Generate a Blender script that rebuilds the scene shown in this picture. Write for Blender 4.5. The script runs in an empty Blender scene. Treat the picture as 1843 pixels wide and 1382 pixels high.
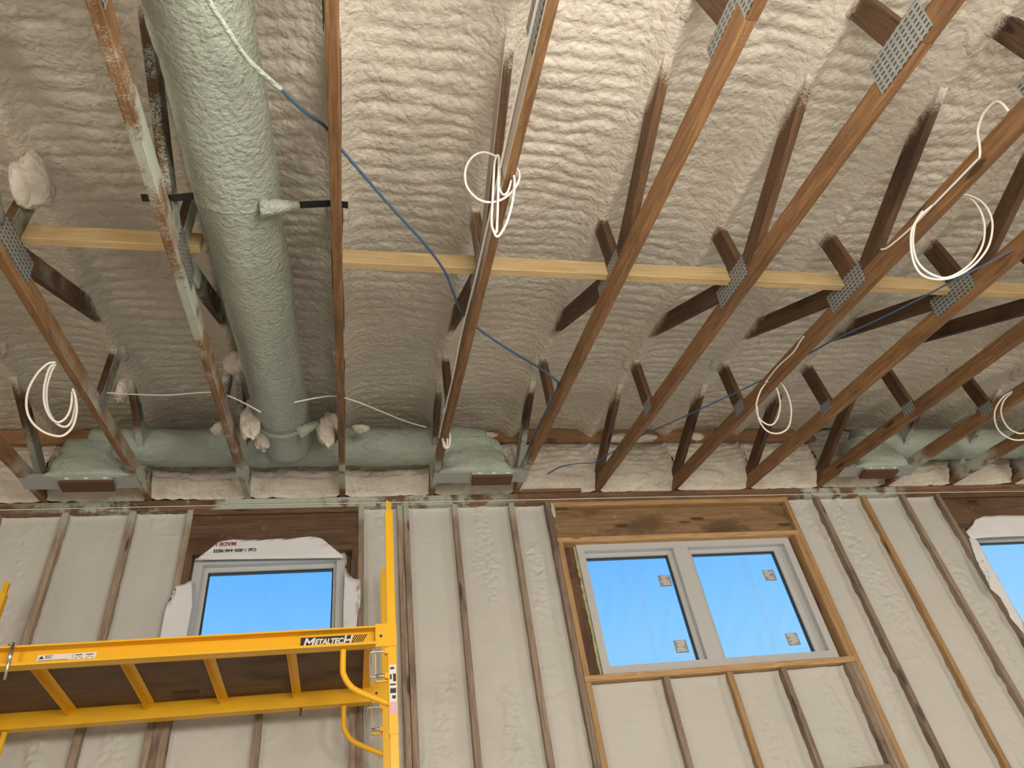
import bpy, math, random
import numpy as np
from mathutils import Vector, Matrix
random.seed(7)
rng = np.random.default_rng(11)

# ------------------------------------------------------------------ camera
CZ = 1.6                                    # eye height above the floor
W, Hh, F = 1843.0, 1382.0, 1313.943
YAW, PITCH, ROLL = -0.28220944, 0.72173122, 0.17636734
def _rot():
    ca, sa = math.cos(YAW), math.sin(YAW); cb, sb = math.cos(PITCH), math.sin(PITCH); cc, sc_ = math.cos(ROLL), math.sin(ROLL)
    Rz = Matrix(((ca, -sa, 0), (sa, ca, 0), (0, 0, 1))); Rx = Matrix(((1, 0, 0), (0, cb, -sb), (0, sb, cb))); Ry = Matrix(((cc, 0, sc_), (0, 1, 0), (-sc_, 0, cc)))
    return Rz @ Rx @ Ry
R = _rot()
cam = bpy.data.cameras.new('camera'); cam_o = bpy.data.objects.new('camera', cam)
bpy.context.scene.collection.objects.link(cam_o)
right, fwd, up = R.col[0], R.col[1], R.col[2]
m = Matrix.Identity(4)
for r in range(3):
    m[r][0] = right[r]; m[r][1] = up[r]; m[r][2] = -fwd[r]
m[2][3] = CZ
cam_o.matrix_world = m
cam.sensor_width = 36.0; cam.lens = F / W * 36.0; cam.clip_start = 0.02; cam.clip_end = 200
scene = bpy.context.scene
scene.camera = cam_o
scene.view_settings.view_transform = 'Standard'
scene.view_settings.look = 'None'
scene.view_settings.gamma = 1.0
scene.view_settings.use_curve_mapping = False
scene.view_settings.exposure = 0.0

# ------------------------------------------------------------------ sky
world = bpy.data.worlds.new('World'); scene.world = world; world.use_nodes = True
wn = world.node_tree; wn.nodes.clear()
tc = wn.nodes.new('ShaderNodeTexCoord'); sep = wn.nodes.new('ShaderNodeSeparateXYZ')
ramp = wn.nodes.new('ShaderNodeValToRGB'); bg = wn.nodes.new('ShaderNodeBackground'); wo = wn.nodes.new('ShaderNodeOutputWorld')
wn.links.new(tc.outputs['Generated'], sep.inputs[0]); wn.links.new(sep.outputs['Z'], ramp.inputs[0])
ramp.color_ramp.elements[0].position = 0.05; ramp.color_ramp.elements[0].color = (0.52, 0.80, 1.0, 1)
ramp.color_ramp.elements[1].position = 0.49; ramp.color_ramp.elements[1].color = (0.115, 0.435, 1.0, 1)
e = ramp.color_ramp.elements.new(0.36); e.color = (0.235, 0.575, 1.0, 1)
wn.links.new(ramp.outputs[0], bg.inputs[0]); bg.inputs[1].default_value = 1.14
wn.links.new(bg.outputs[0], wo.inputs[0])

# ------------------------------------------------------------------ unseen lamps behind and beside the camera: one work light, others added fill
def lamp(name, loc, power, radius, col=(1.0, 0.945, 0.865)):
    l = bpy.data.lights.new(name, 'POINT'); l.energy = power; l.shadow_soft_size = radius; l.color = col
    o = bpy.data.objects.new(name, l); o.location = loc; scene.collection.objects.link(o); return o
lamp('unseen_light', (0.7, -0.3, 2.75), 205, 0.55)
lamp('unseen_light', (2.9, -2.0, 2.65), 250, 0.50)  # this and the next two are added fill, evening out ceiling and wall
lamp('unseen_light', (-2.6, -0.9, 2.7), 175, 0.50)
lamp('unseen_light', (6.2, 0.4, 2.6), 180, 0.50)

# ------------------------------------------------------------------ frame of the building
S = 0.6096                                  # truss spacing
X3, D = -0.0835, 4.3115                     # truss in line with the eye; distance of the wall's inner face
H = 2.88156 + CZ                            # underside of the truss chord at the wall = top of the wall plates
SL = 2.5 / 12.0                             # roof pitch, rising towards the wall
def tx(i): return X3 + (i - 3) * S
def zc(y, c): return H + SL * (y - D) + c   # height c above the sloping underside of the chords
def ray(u, v):
    return R @ Vector(((u - W / 2) / F, 1.0, -(v - Hh / 2) / F))
O = Vector((0, 0, CZ))
def PX(u, v, x): r = ray(u, v); return O + r * (x / r.x)
def PY(u, v, y): r = ray(u, v); return O + r * (y / r.y)
def PZ(u, v, z): r = ray(u, v); return O + r * ((z - CZ) / r.z)
def PC(u, v, c):                            # onto the plane parallel to the chords, c above their underside
    r = ray(u, v); t = (H - SL * D + c - CZ) / (r.z - SL * r.y); return O + r * t

# ------------------------------------------------------------------ node helpers / materials
class NT:
    def __init__(s, name):
        s.m = bpy.data.materials.new(name); s.m.use_nodes = True; s.t = s.m.node_tree; s.t.nodes.clear()
        s.out = s.t.nodes.new('ShaderNodeOutputMaterial'); s.bs = s.t.nodes.new('ShaderNodeBsdfPrincipled')
        s.t.links.new(s.bs.outputs[0], s.out.inputs[0])
    def n(s, k): return s.t.nodes.new('ShaderNode' + k)
    def l(s, a, b): s.t.links.new(a, b)
    def put(s, sock, v):
        if isinstance(v, (int, float)): sock.default_value = v
        elif isinstance(v, tuple): sock.default_value = v if len(v) == 4 or len(sock.default_value) == 3 else (*v, 1)
        else: s.l(v, sock)
    def math(s, op, a, b=0.0, c=None, clamp=False):
        x = s.n('Math'); x.operation = op; x.use_clamp = clamp; s.put(x.inputs[0], a); s.put(x.inputs[1], b)
        if c is not None: s.put(x.inputs[2], c)
        return x.outputs[0]
    def step(s, v, a, b):
        x = s.n('MapRange'); x.interpolation_type = 'SMOOTHSTEP'; s.put(x.inputs[0], v); x.inputs[1].default_value = a; x.inputs[2].default_value = b
        return x.outputs[0]
    def mix(s, f, a, b):
        x = s.n('Mix'); x.data_type = 'RGBA'; s.put(x.inputs[0], f); s.put(x.inputs[6], a); s.put(x.inputs[7], b); return x.outputs[2]
    def noise(s, vec, scale, detail=3, rough=0.55, dist=0.0):
        x = s.n('TexNoise'); x.inputs['Scale'].default_value = scale; x.inputs['Detail'].default_value = detail
        x.inputs['Roughness'].default_value = rough; x.inputs['Distortion'].default_value = dist
        if vec is not None: s.l(vec, x.inputs['Vector'])
        return x.outputs[0]
    def mapping(s, vec, sc): x = s.n('Mapping'); s.l(vec, x.inputs[0]); x.inputs['Scale'].default_value = sc; return x.outputs[0]
    def obj(s): return s.n('TexCoord').outputs['Object']
    def pos(s): return s.n('NewGeometry').outputs['Position']
    def bump(s, h, strength, dist): x = s.n('Bump'); x.inputs['Strength'].default_value = strength; x.inputs['Distance'].default_value = dist; s.l(h, x.inputs['Height']); s.l(x.outputs[0], s.bs.inputs['Normal']); return x
    def fin(s, col, rough=0.6, metal=0.0, spec=None):
        s.put(s.bs.inputs['Base Color'], col); s.put(s.bs.inputs['Roughness'], rough); s.bs.inputs['Metallic'].default_value = metal
        if spec is not None: s.bs.inputs['Specular IOR Level'].default_value = spec
        return s.m

CREAM = (0.66, 0.598, 0.502)
GREEN = (0.47, 0.51, 0.43)

def plain(name, col, rough=0.5, metal=0.0, var=0.06, scale=30, spec=None):
    t = NT(name); n = t.noise(t.obj(), scale, 4)
    k = t.math('MULTIPLY_ADD', n, var * 2, 1 - var)
    v = t.n('VectorMath'); v.operation = 'SCALE'; v.inputs[0].default_value = col; t.l(k, v.inputs['Scale'])
    return t.fin(v.outputs[0], rough, metal, spec)

def wood(name, dark, light, mist=None, stain=0.35, rough=0.62, knots=True):
    t = NT(name); o = t.obj(); info = t.n('ObjectInfo').outputs['Random']
    add = t.n('VectorMath'); add.operation = 'ADD'; t.l(o, add.inputs[0])
    cmb = t.n('CombineXYZ'); t.put(cmb.inputs[0], t.math('MULTIPLY', info, 37.0)); t.put(cmb.inputs[1], t.math('MULTIPLY', info, 11.0)); t.l(cmb.outputs[0], add.inputs[1])
    o2 = add.outputs[0]
    g = t.noise(t.mapping(o2, (1.1, 16, 16)), 3.2, 5, 0.6, 1.2)
    fine = t.noise(t.mapping(o2, (4, 150, 150)), 2.0, 3)
    big = t.noise(t.mapping(o2, (1.5, 3, 3)), 1.6, 4)
    f = t.step(t.math('ADD', t.math('MULTIPLY', g, 0.75), t.math('MULTIPLY', fine, 0.25)), 0.28, 0.74)
    col = t.mix(f, dark, light)
    st = t.math('MULTIPLY', t.step(big, 0.5, 0.68), stain)
    col = t.mix(st, col, tuple(c * 0.42 for c in dark))
    br = t.math('MULTIPLY_ADD', info, 0.4, 0.78)
    v = t.n('VectorMath'); v.operation = 'SCALE'; t.l(col, v.inputs[0]); t.l(br, v.inputs['Scale']); col = v.outputs[0]
    if knots:
        vo = t.n('TexVoronoi'); vo.feature = 'F1'; vo.inputs['Scale'].default_value = 1.0; t.l(t.mapping(o2, (2.2, 9, 9)), vo.inputs['Vector'])
        k = t.step(vo.outputs['Distance'], 0.17, 0.09); col = t.mix(t.math('MULTIPLY', k, 0.85), col, tuple(c * 0.3 for c in dark))
    r = rough
    if mist:
        p = t.pos(); s3 = t.n('SeparateXYZ'); t.l(p, s3.inputs[0]); x, y, z = s3.outputs
        nz = t.noise(p, 9.0, 5, 0.65); spk = t.noise(p, 160.0, 2)
        nrm = t.n('SeparateXYZ'); t.l(t.n('NewGeometry').outputs['Normal'], nrm.inputs[0])
        w = t.math('ADD', t.math('MULTIPLY_ADD', nz, 0.5, -0.25), t.math('MULTIPLY_ADD', spk, 0.30, -0.15))
        if mist == 'truss':
            c = t.math('SUBTRACT', z, t.math('MULTIPLY_ADD', y, SL, H - SL * D))
            cm = t.step(t.math('ADD', c, t.math('MULTIPLY', w, 0.26)), 0.385, 0.455)
            # faces turned towards the sprayed duct carry its green overspray
            band = t.math('MULTIPLY', t.step(x, -1.36, -1.26), t.step(x, -0.60, -0.66))
            side = t.math('MULTIPLY', band, t.step(nrm.outputs[0], 0.3, 0.6))
            side = t.math('MULTIPLY', side, t.step(t.math('ADD', t.noise(p, 1.9, 3), t.math('MULTIPLY', w, 0.8)), 0.38, 0.72))
            bot = t.math('MULTIPLY', t.math('MULTIPLY', t.step(x, -0.76, -0.73), t.step(x, -0.60, -0.66)), t.step(t.math('ADD', w, t.noise(p, 1.7, 2)), 0.48, 0.62))
            run = t.math('MULTIPLY', t.step(t.math('ADD', y, t.math('MULTIPLY', w, 0.35)), 3.72, 3.86), t.step(t.math('ADD', y, t.math('MULTIPLY', w, 0.2)), 4.22, 4.12))
            ends = t.math('MAXIMUM', t.math('MULTIPLY', t.step(x, -2.2, -1.7), t.step(x, 1.6, 1.1)), t.step(x, 3.7, 4.1))
            run = t.math('MULTIPLY', t.math('MULTIPLY', run, ends), t.step(nz, 0.30, 0.52))
            mid4 = t.math('MULTIPLY', t.math('MULTIPLY', t.step(x, 0.45, 0.5), t.step(x, 0.60, 0.55)), t.math('MULTIPLY', t.step(t.math('SUBTRACT', 0.0, nrm.outputs[0]), 0.3, 0.6), t.step(t.math('ADD', y, w), 2.3, 1.4)))
            gm = t.math('MAXIMUM', t.math('MAXIMUM', side, bot), run)
            col = t.mix(t.math('MULTIPLY', gm, 0.9, clamp=True), col, GREEN)
            col = t.mix(t.math('MULTIPLY', mid4, 0.8, clamp=True), col, tuple(a * 0.8 for a in CREAM))
            col = t.mix(t.math('MULTIPLY', cm, 0.96), col, CREAM)
            # dry speckle everywhere, light
            sp = t.math('MULTIPLY', t.step(t.noise(p, 230.0, 1), 0.66, 0.74), t.step(nz, 0.45, 0.65))
            col = t.mix(t.math('MULTIPLY', sp, 0.5), col, CREAM)
        elif mist == 'plate':
            gm = t.math('MULTIPLY', t.math('MULTIPLY', t.step(x, -2.3, -1.6), t.step(t.math('ADD', x, t.math('MULTIPLY', w, 1.5)), 1.25, 0.95)), t.step(t.math('ADD', nz, t.math('MULTIPLY', t.noise(p, 1.3, 2), 0.9)), 0.80, 0.98))
            gm2 = t.math('MULTIPLY', t.math('MULTIPLY', t.step(x, 3.3, 3.5), t.step(x, 4.4, 4.2)), t.step(nz, 0.42, 0.55))
            col = t.mix(t.math('MULTIPLY', t.math('MAXIMUM', gm, gm2), 0.9), col, GREEN)
            cm = t.step(t.math('ADD', nz, t.math('MULTIPLY', spk, 0.3)), 0.80, 0.92); col = t.mix(t.math('MULTIPLY', cm, 0.5), col, CREAM)
        elif mist in ('stud', 'hdr'):
            cm = t.step(t.math('ADD', nz, t.math('MULTIPLY', spk, 0.35)), 0.80, 0.98); col = t.mix(t.math('MULTIPLY', cm, 0.45), col, CREAM)
            if mist == 'stud':              # green overspray drifting down from the branch duct
                top = t.math('MULTIPLY', t.step(t.math('ADD', z, t.math('MULTIPLY', w, 0.3)), H - 0.24, H - 0.13), t.math('MULTIPLY', t.step(x, -2.0, -1.8), t.step(x, 1.3, 1.15)))
                col = t.mix(t.math('MULTIPLY', top, 0.6), col, GREEN)
    t.bump(fine, 0.18, 0.004)
    return t.fin(col, r, 0, 0.35)

def foam_mat(name, col, bumpscale, strength, rough=0.42, var=0.10, green=0.0):
    t = NT(name); p = t.pos()
    w = t.noise(p, bumpscale, 5, 0.62, 0.9); w2 = t.noise(p, bumpscale * 4.2, 3, 0.6, 0.4)
    vo = t.n('TexVoronoi'); vo.feature = 'SMOOTH_F1'; vo.inputs['Scale'].default_value = bumpscale * 1.15; vo.inputs['Smoothness'].default_value = 0.35
    dn = t.n('VectorMath'); dn.operation = 'MULTIPLY_ADD'; cc = t.n('TexNoise'); cc.inputs['Scale'].default_value = bumpscale * 0.6; t.l(p, cc.inputs['Vector'])
    t.l(cc.outputs['Color'], dn.inputs[0]); dn.inputs[1].default_value = (0.04,) * 3; t.l(p, dn.inputs[2]); t.l(dn.outputs[0], vo.inputs['Vector'])
    h = t.math('ADD', t.math('MULTIPLY', w, 0.7), t.math('ADD', t.math('MULTIPLY', w2, 0.12), t.math('MULTIPLY', t.math('SUBTRACT', 1.0, vo.outputs['Distance']), 0.45)))
    big = t.noise(p, 1.1, 3); tone = t.noise(p, 5.0, 4)
    k = t.math('ADD', t.math('MULTIPLY', big, var * 2.0), t.math('MULTIPLY_ADD', tone, var, 1 - var * 1.5))
    v = t.n('VectorMath'); v.operation = 'SCALE'; v.inputs[0].default_value = col; t.l(k, v.inputs['Scale'])
    c = v.outputs[0]
    if green: c = t.mix(t.math('MULTIPLY', t.step(t.noise(p, 2.3, 3), 0.45, 0.7), green), c, (0.50, 0.55, 0.44))
    t.bump(h, strength, 0.02)
    return t.fin(c, rough, 0, 0.4)

M = {}
M['truss'] = wood('truss_pine', (0.13, 0.062, 0.025), (0.325, 0.172, 0.072), 'truss')
M['web'] = wood('web_pine', (0.055, 0.030, 0.016), (0.155, 0.080, 0.038), 'truss', 0.6)
M['brace'] = wood('fresh_spruce', (0.56, 0.38, 0.17), (0.74, 0.56, 0.30), None, 0.05)
M['stud'] = wood('stud_wood', (0.19, 0.135, 0.098), (0.43, 0.325, 0.24), 'stud', 0.6)
M['studfresh'] = wood('stud_tan', (0.34, 0.19, 0.08), (0.56, 0.36, 0.17), 'stud', 0.12)
M['plate'] = wood('plate_wood', (0.12, 0.065, 0.04), (0.27, 0.15, 0.085), 'plate', 0.5)
M['header'] = wood('header_wood', (0.17, 0.095, 0.045), (0.33, 0.205, 0.105), 'hdr', 0.7)
M['headerdark'] = wood('header_dark', (0.10, 0.05, 0.027), (0.21, 0.122, 0.068), 'hdr', 0.5)
M['rim'] = wood('rim_wood', (0.24, 0.12, 0.055), (0.40, 0.22, 0.11), None, 0.2)
M['foam'] = foam_mat('ceiling_foam', CREAM, 30, 0.75, 0.36)
M['wallfoam'] = foam_mat('wall_foam', (0.56, 0.54, 0.495), 24, 0.20, 0.5, 0.05, 0.25)
M['ductfoam'] = foam_mat('duct_foam', GREEN, 40, 0.85, 0.27, 0.08)
M['runfoam'] = foam_mat('run_foam', (0.37, 0.42, 0.35), 26, 0.6, 0.32, 0.10)
M['seal'] = foam_mat('seal_foam', (0.58, 0.56, 0.28), 60, 0.5, 0.6)
M['yellow'] = plain('yellow_paint', (0.86, 0.47, 0.015), 0.38, 0, 0.05, 14)
M['ply'] = wood('deck_plywood', (0.10, 0.055, 0.033), (0.20, 0.115, 0.068), None, 0.7, 0.6, False)
M['steel'] = plain('bright_steel', (0.55, 0.55, 0.53), 0.3, 0.9)
M['galv'] = plain('galvanised', (0.42, 0.44, 0.42), 0.45, 0.55, 0.12, 25)
M['card'] = plain('brown_card', (0.10, 0.045, 0.025), 0.7)
M['black'] = plain('black_strap', (0.012, 0.012, 0.013), 0.5)
M['pvc'] = plain('window_pvc', (0.52, 0.52, 0.51), 0.4, 0, 0.03)
M['rubber'] = plain('gasket', (0.02, 0.02, 0.022), 0.5)
M['white'] = plain('cable_white', (0.80, 0.76, 0.69), 0.4, 0, 0.03)
M['blue'] = plain('cable_blue', (0.055, 0.115, 0.20), 0.4)
M['wrap'] = plain('house_wrap', (0.74, 0.74, 0.75), 0.55, 0, 0.05, 12)
M['paper'] = plain('label_white', (0.75, 0.74, 0.70), 0.5, 0, 0.02)
M['ink'] = plain('label_ink', (0.02, 0.02, 0.022), 0.5)
M['redink'] = plain('label_red', (0.42, 0.06, 0.06), 0.5)
M['pink'] = plain('label_pink', (0.72, 0.42, 0.50), 0.5)
M['greyprint'] = plain('label_grey', (0.30, 0.31, 0.33), 0.5, 0, 0.5, 90)
M['osb'] = plain('sheathing_board', (0.28, 0.19, 0.11), 0.8, 0, 0.3, 40)
M['concrete'] = plain('floor_concrete', (0.36, 0.34, 0.31), 0.8, 0, 0.15, 3)
M['room'] = foam_mat('far_wall_foam', (0.58, 0.53, 0.44), 14, 0.3, 0.6)

def plate_mat():                            # stamped truss plate: rows of punched slots
    t = NT('stamped_plate'); o = t.obj(); s3 = t.n('SeparateXYZ'); t.l(o, s3.inputs[0])
    a = t.math('FRACT', t.math('MULTIPLY', s3.outputs[0], 1 / 0.0254)); b = t.math('FRACT', t.math('MULTIPLY', s3.outputs[2], 1 / 0.0200))
    ma = t.math('MULTIPLY', t.step(a, 0.18, 0.26), t.step(a, 0.86, 0.78)); mb = t.math('MULTIPLY', t.step(b, 0.30, 0.36), t.step(b, 0.74, 0.68))
    mm = t.math('MULTIPLY', ma, mb); n = t.noise(o, 40, 3)
    base = t.mix(n, (0.22, 0.23, 0.22), (0.42, 0.43, 0.41))
    col = t.mix(t.math('MULTIPLY', mm, 0.85), base, (0.035, 0.03, 0.025))
    bm = t.math('SUBTRACT', 1.0, mm); t.bump(bm, 0.8, 0.004)
    return t.fin(col, 0.42, 0.35)
M['stamp'] = plate_mat()

def glass_mat():
    t = NT('window_glass'); t.t.nodes.remove(t.bs)
    tr = t.n('BsdfTransparent'); tr.inputs[0].default_value = (0.97, 0.985, 0.98, 1); gl = t.n('BsdfGlossy'); gl.inputs['Roughness'].default_value = 0.02
    lw = t.n('LayerWeight'); lw.inputs[0].default_value = 0.5; mx = t.n('MixShader'); fac = t.math('MULTIPLY_ADD', t.math('POWER', lw.outputs['Facing'], 5.0), 0.94, 0.04)
    t.l(fac, mx.inputs[0]); t.l(tr.outputs[0], mx.inputs[1]); t.l(gl.outputs[0], mx.inputs[2]); t.l(mx.outputs[0], t.out.inputs[0])
    return t.m
M['glass'] = glass_mat()
def streak_mat():
    t = NT('glass_streak'); t.t.nodes.remove(t.bs)
    tr = t.n('BsdfTransparent'); df = t.n('BsdfDiffuse'); df.inputs[0].default_value = (0.45, 0.5, 0.55, 1); mx = t.n('MixShader')
    mx.inputs[0].default_value = 0.14; t.l(tr.outputs[0], mx.inputs[1]); t.l(df.outputs[0], mx.inputs[2]); t.l(mx.outputs[0], t.out.inputs[0]); return t.m
M['streak'] = streak_mat()

# ------------------------------------------------------------------ mesh helpers
COL = scene.collection
def link(name, me, mat, parent=None, smooth=False, mw=None):
    if mat is not None and not me.materials: me.materials.append(M[mat] if isinstance(mat, str) else mat)
    o = bpy.data.objects.new(name, me); COL.objects.link(o)
    if mw is not None: o.matrix_world = mw
    if parent is not None:
        o.parent = parent; o.matrix_parent_inverse = parent.matrix_world.inverted()
    if smooth: me.polygons.foreach_set('use_smooth', [True] * len(me.polygons))
    return o
def tag(o, label=None, cat=None, group=None, kind=None):
    if label: o['label'] = label
    if cat: o['category'] = cat
    if group: o['group'] = group
    if kind: o['kind'] = kind
    return o
def empty(name, loc, label=None, cat=None, group=None, kind=None):
    o = bpy.data.objects.new(name, None); COL.objects.link(o); o.location = loc; o.empty_display_size = 0.1
    o.matrix_world = Matrix.Translation(Vector(loc))
    return tag(o, label, cat, group, kind)
class MB:
    def __init__(s): s.v = []; s.f = []
    def add(s, vs, fs):
        b = len(s.v); s.v += [tuple(v) for v in vs]; s.f += [tuple(b + i for i in f) for f in fs]
    def box(s, a, b, bev=0.0):
        (x0, y0, z0), (x1, y1, z1) = a, b
        x0, x1 = min(x0, x1), max(x0, x1); y0, y1 = min(y0, y1), max(y0, y1); z0, z1 = min(z0, z1), max(z0, z1)
        if bev <= 0:
            s.add([(x0, y0, z0), (x1, y0, z0), (x1, y1, z0), (x0, y1, z0), (x0, y0, z1), (x1, y0, z1), (x1, y1, z1), (x0, y1, z1)],
                  [(0, 3, 2, 1), (4, 5, 6, 7), (0, 1, 5, 4), (1, 2, 6, 5), (2, 3, 7, 6), (3, 0, 4, 7)])
    def prism(s, poly, y0, y1):             # polygon in x,z extruded along y
        n = len(poly); s.add([(x, y0, z) for x, z in poly] + [(x, y1, z) for x, z in poly],
              [tuple(range(n)), tuple(range(2 * n - 1, n - 1, -1))] + [(i, i + n, (i + 1) % n + n, (i + 1) % n) for i in range(n)])
    def tube(s, path, r, k=8, closed=False, squash=1.0):
        P = [Vector(p) for p in path]; n = len(P); b = len(s.v); ref = None
        for i, q in enumerate(P):
            d = (P[(i + 1) % n] if (closed or i < n - 1) else q) - (P[i - 1] if (closed or i > 0) else q); d.normalize()
            if ref is None:
                ref = Vector((0, 0, 1)) if abs(d.z) < 0.9 else Vector((1, 0, 0))
            a = ref - d * ref.dot(d)
            if a.length < 1e-6: a = d.orthogonal()
            a.normalize(); ref = a; c = d.cross(a); rr = r[i] if isinstance(r, (list, tuple)) else r
            for j in range(k):
                t = 2 * math.pi * j / k; s.v.append(tuple(q + a * (rr * math.cos(t)) + c * (rr * squash * math.sin(t))))
        for i in range(n if closed else n - 1):
            for j in range(k):
                s.f.append((b + i * k + j, b + i * k + (j + 1) % k, b + ((i + 1) % n) * k + (j + 1) % k, b + ((i + 1) % n) * k + j))
        if not closed:
            s.f.append(tuple(b + j for j in range(k - 1, -1, -1))); s.f.append(tuple(b + (n - 1) * k + j for j in range(k)))
    def mesh(s, name):
        me = bpy.data.meshes.new(name); me.from_pydata(s.v, [], s.f); me.update(); return me
    def build(s, name, mat, parent=None, smooth=False): return link(name, s.mesh(name), mat, parent, smooth)
def spline(pts, sub=8, closed=False):
    P = [Vector(p) for p in pts]; n = len(P); out = []
    for i in range(n if closed else n - 1):
        g = lambda j: P[j % n] if closed else P[max(0, min(n - 1, j))]
        p0, p1, p2, p3 = g(i - 1), g(i), g(i + 1), g(i + 2)
        for k in range(sub):
            t = k / sub; out.append(0.5 * ((2 * p1) + (p2 - p0) * t + (2 * p0 - 5 * p1 + 4 * p2 - p3) * t * t + (3 * p1 - p0 - 3 * p2 + p3) * t ** 3))
    if not closed: out.append(P[-1])
    return out
def bar(name, a, b, w, h, mat, parent, upv=(0, 0, 1), bev=0.003):
    """sawn piece from a to b; w across, h along upv; local X runs along the grain"""
    a, b = Vector(a), Vector(b); d = (b - a); L = d.length; d.normalize(); u = Vector(upv); u = (u - d * u.dot(d)).normalized(); s_ = u.cross(d)
    mw = Matrix(((d.x, s_.x, u.x, (a.x + b.x) / 2), (d.y, s_.y, u.y, (a.y + b.y) / 2), (d.z, s_.z, u.z, (a.z + b.z) / 2), (0, 0, 0, 1)))
    hw, hh, e_ = w / 2, h / 2, bev
    sec = [(-hw + e_, -hh), (hw - e_, -hh), (hw, -hh + e_), (hw, hh - e_), (hw - e_, hh), (-hw + e_, hh), (-hw, hh - e_), (-hw, -hh + e_)]
    vs = [(-L / 2, y, z) for y, z in sec] + [(L / 2, y, z) for y, z in sec]; n = 8
    fs = [tuple(range(n - 1, -1, -1)), tuple(range(n, 2 * n))] + [(i, (i + 1) % n, (i + 1) % n + n, i + n) for i in range(n)]
    me = bpy.data.meshes.new(name); me.from_pydata(vs, [], fs); me.update()
    return link(name, me, mat, parent, False, mw)
def grid_mesh(name, P):                     # P: (n, m, 3) array
    n, m_, _ = P.shape; me = bpy.data.meshes.new(name)
    idx = np.arange(n * m_).reshape(n, m_)
    q = np.stack([idx[:-1, :-1], idx[1:, :-1], idx[1:, 1:], idx[:-1, 1:]], -1).reshape(-1, 4).astype(np.int32)
    me.vertices.add(n * m_); me.vertices.foreach_set('co', P.reshape(-1).astype(np.float32))
    me.loops.add(q.size); me.loops.foreach_set('vertex_index', q.reshape(-1))
    me.polygons.add(len(q)); me.polygons.foreach_set('loop_start', np.arange(0, q.size, 4, dtype=np.int32))
    me.update(calc_edges=True); me.polygons.foreach_set('use_smooth', np.ones(len(q), bool)); return me
def text_obj(name, body, size, mw, mat, parent, shear=0.0, align='CENTER', bold=0.0, sx=1.0):
    cu = bpy.data.curves.new(name, 'FONT'); cu.body = body; cu.size = size; cu.shear = shear; cu.align_x = align; cu.align_y = 'CENTER'; cu.offset = bold; cu.extrude = 0.0004
    to = bpy.data.objects.new(name, cu); COL.objects.link(to); dg = bpy.context.evaluated_depsgraph_get(); me = bpy.data.meshes.new_from_object(to.evaluated_get(dg))
    bpy.data.objects.remove(to); me.materials.clear(); return link(name, me, mat, parent, False, mw @ Matrix.Diagonal((sx, 1, 1, 1)))
def facing(x, y, z, rot=0.0):               # text lying on a plane that faces -y
    return Matrix.Translation((x, y, z)) @ Matrix.Rotation(math.pi / 2, 4, 'X') @ Matrix.Rotation(rot, 4, 'Z')

# ------------------------------------------------------------------ numpy noise
def _h(i, j, s):
    n = (i.astype(np.int64) * 374761393 + j.astype(np.int64) * 668265263 + s * 974634777) & 0x7fffffff
    n = ((n ^ (n >> 13)) * 1274126177) & 0x7fffffff; n = n ^ (n >> 16); return (n & 0xffff) / 65535.0
def vn(x, y, s=0):                          # smooth value noise, -1..1
    i, j = np.floor(x), np.floor(y); f, g = x - i, y - j; f = f * f * f * (f * (f * 6 - 15) + 10); g = g * g * g * (g * (g * 6 - 15) + 10)
    a, b, c, d = _h(i, j, s), _h(i + 1, j, s), _h(i, j + 1, s), _h(i + 1, j + 1, s)
    return ((a * (1 - f) + b * f) * (1 - g) + (c * (1 - f) + d * f) * g) * 2 - 1
def fb(x, y, s=0, o=4): return sum(vn(x * 2 ** k, y * 2 ** k, s + k) / 2 ** k for k in range(o)) / 1.6
def worley(x, y, s=0):
    i0, j0 = np.floor(x), np.floor(y); best = np.full(x.shape, 9.0)
    for di in (-1, 0, 1):
        for dj in (-1, 0, 1):
            i, j = i0 + di, j0 + dj; dx = i + _h(i, j, s) - x; dy = j + _h(i, j, s + 5) - y; best = np.minimum(best, dx * dx + dy * dy)
    return np.sqrt(best)

# ------------------------------------------------------------------ ceiling of sprayed foam
def ceil_c(x, y):
    s_ = D - y
    d = np.abs(((x - X3) / S + 0.5) % 1 - 0.5) * S
    bay = np.floor((x - X3) / S)
    c = 0.515 - 0.055 * np.exp(-(d / 0.055) ** 2) - 0.02 * np.exp(-(d / 0.14) ** 2)
    lam = 0.078 + 0.014 * (_h(bay, bay * 0, 3) - 0.5)
    amp = np.clip(0.80 + 0.55 * vn(x * 1.1, y * 1.3, 9), 0.25, 1.15)
    amp = amp * np.clip(0.50 + 0.30 * s_, 0.55, 1.0) * np.clip(1.12 - 0.13 * np.abs(x - 0.6), 0.6, 1.0)
    inb = np.clip((d - 0.03) / 0.08, 0.25, 1)
    wx = x + 0.030 * vn(x * 7, y * 7, 31) + 0.010 * vn(x * 25, y * 25, 33); wy = y + 0.024 * vn(x * 5 + bay * 3, y * 5, 32) + 0.008 * vn(x * 22, y * 22, 34)
    ph = wy / lam + bay * 0.37
    rid = np.abs(np.sin(np.pi * ph)) ** 0.7
    dome = lambda f, r0: np.sqrt(np.clip(1 - (f / r0) ** 2, 0, 1))
    b1 = dome(worley(wx / 0.085, ph, 41), 0.95); b2 = dome(worley(wx / 0.042, wy / 0.036, 42), 0.95); b3 = dome(worley(wx / 0.022, wy / 0.019, 43), 0.95)
    pop = np.clip(vn(x * 1.7, y * 1.9, 51) * 1.3 + 0.55, 0.1, 1)
    big = fb(x * 2.1, y * 2.1, 61, 3) * 0.022
    return c - big - amp * inb * (0.011 * rid + 0.014 * b1 + 0.011 * b2 * pop + 0.0045 * b3 * pop) + 0.018 * inb - 0.003 * fb(x * 16, y * 16, 71, 3)
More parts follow.
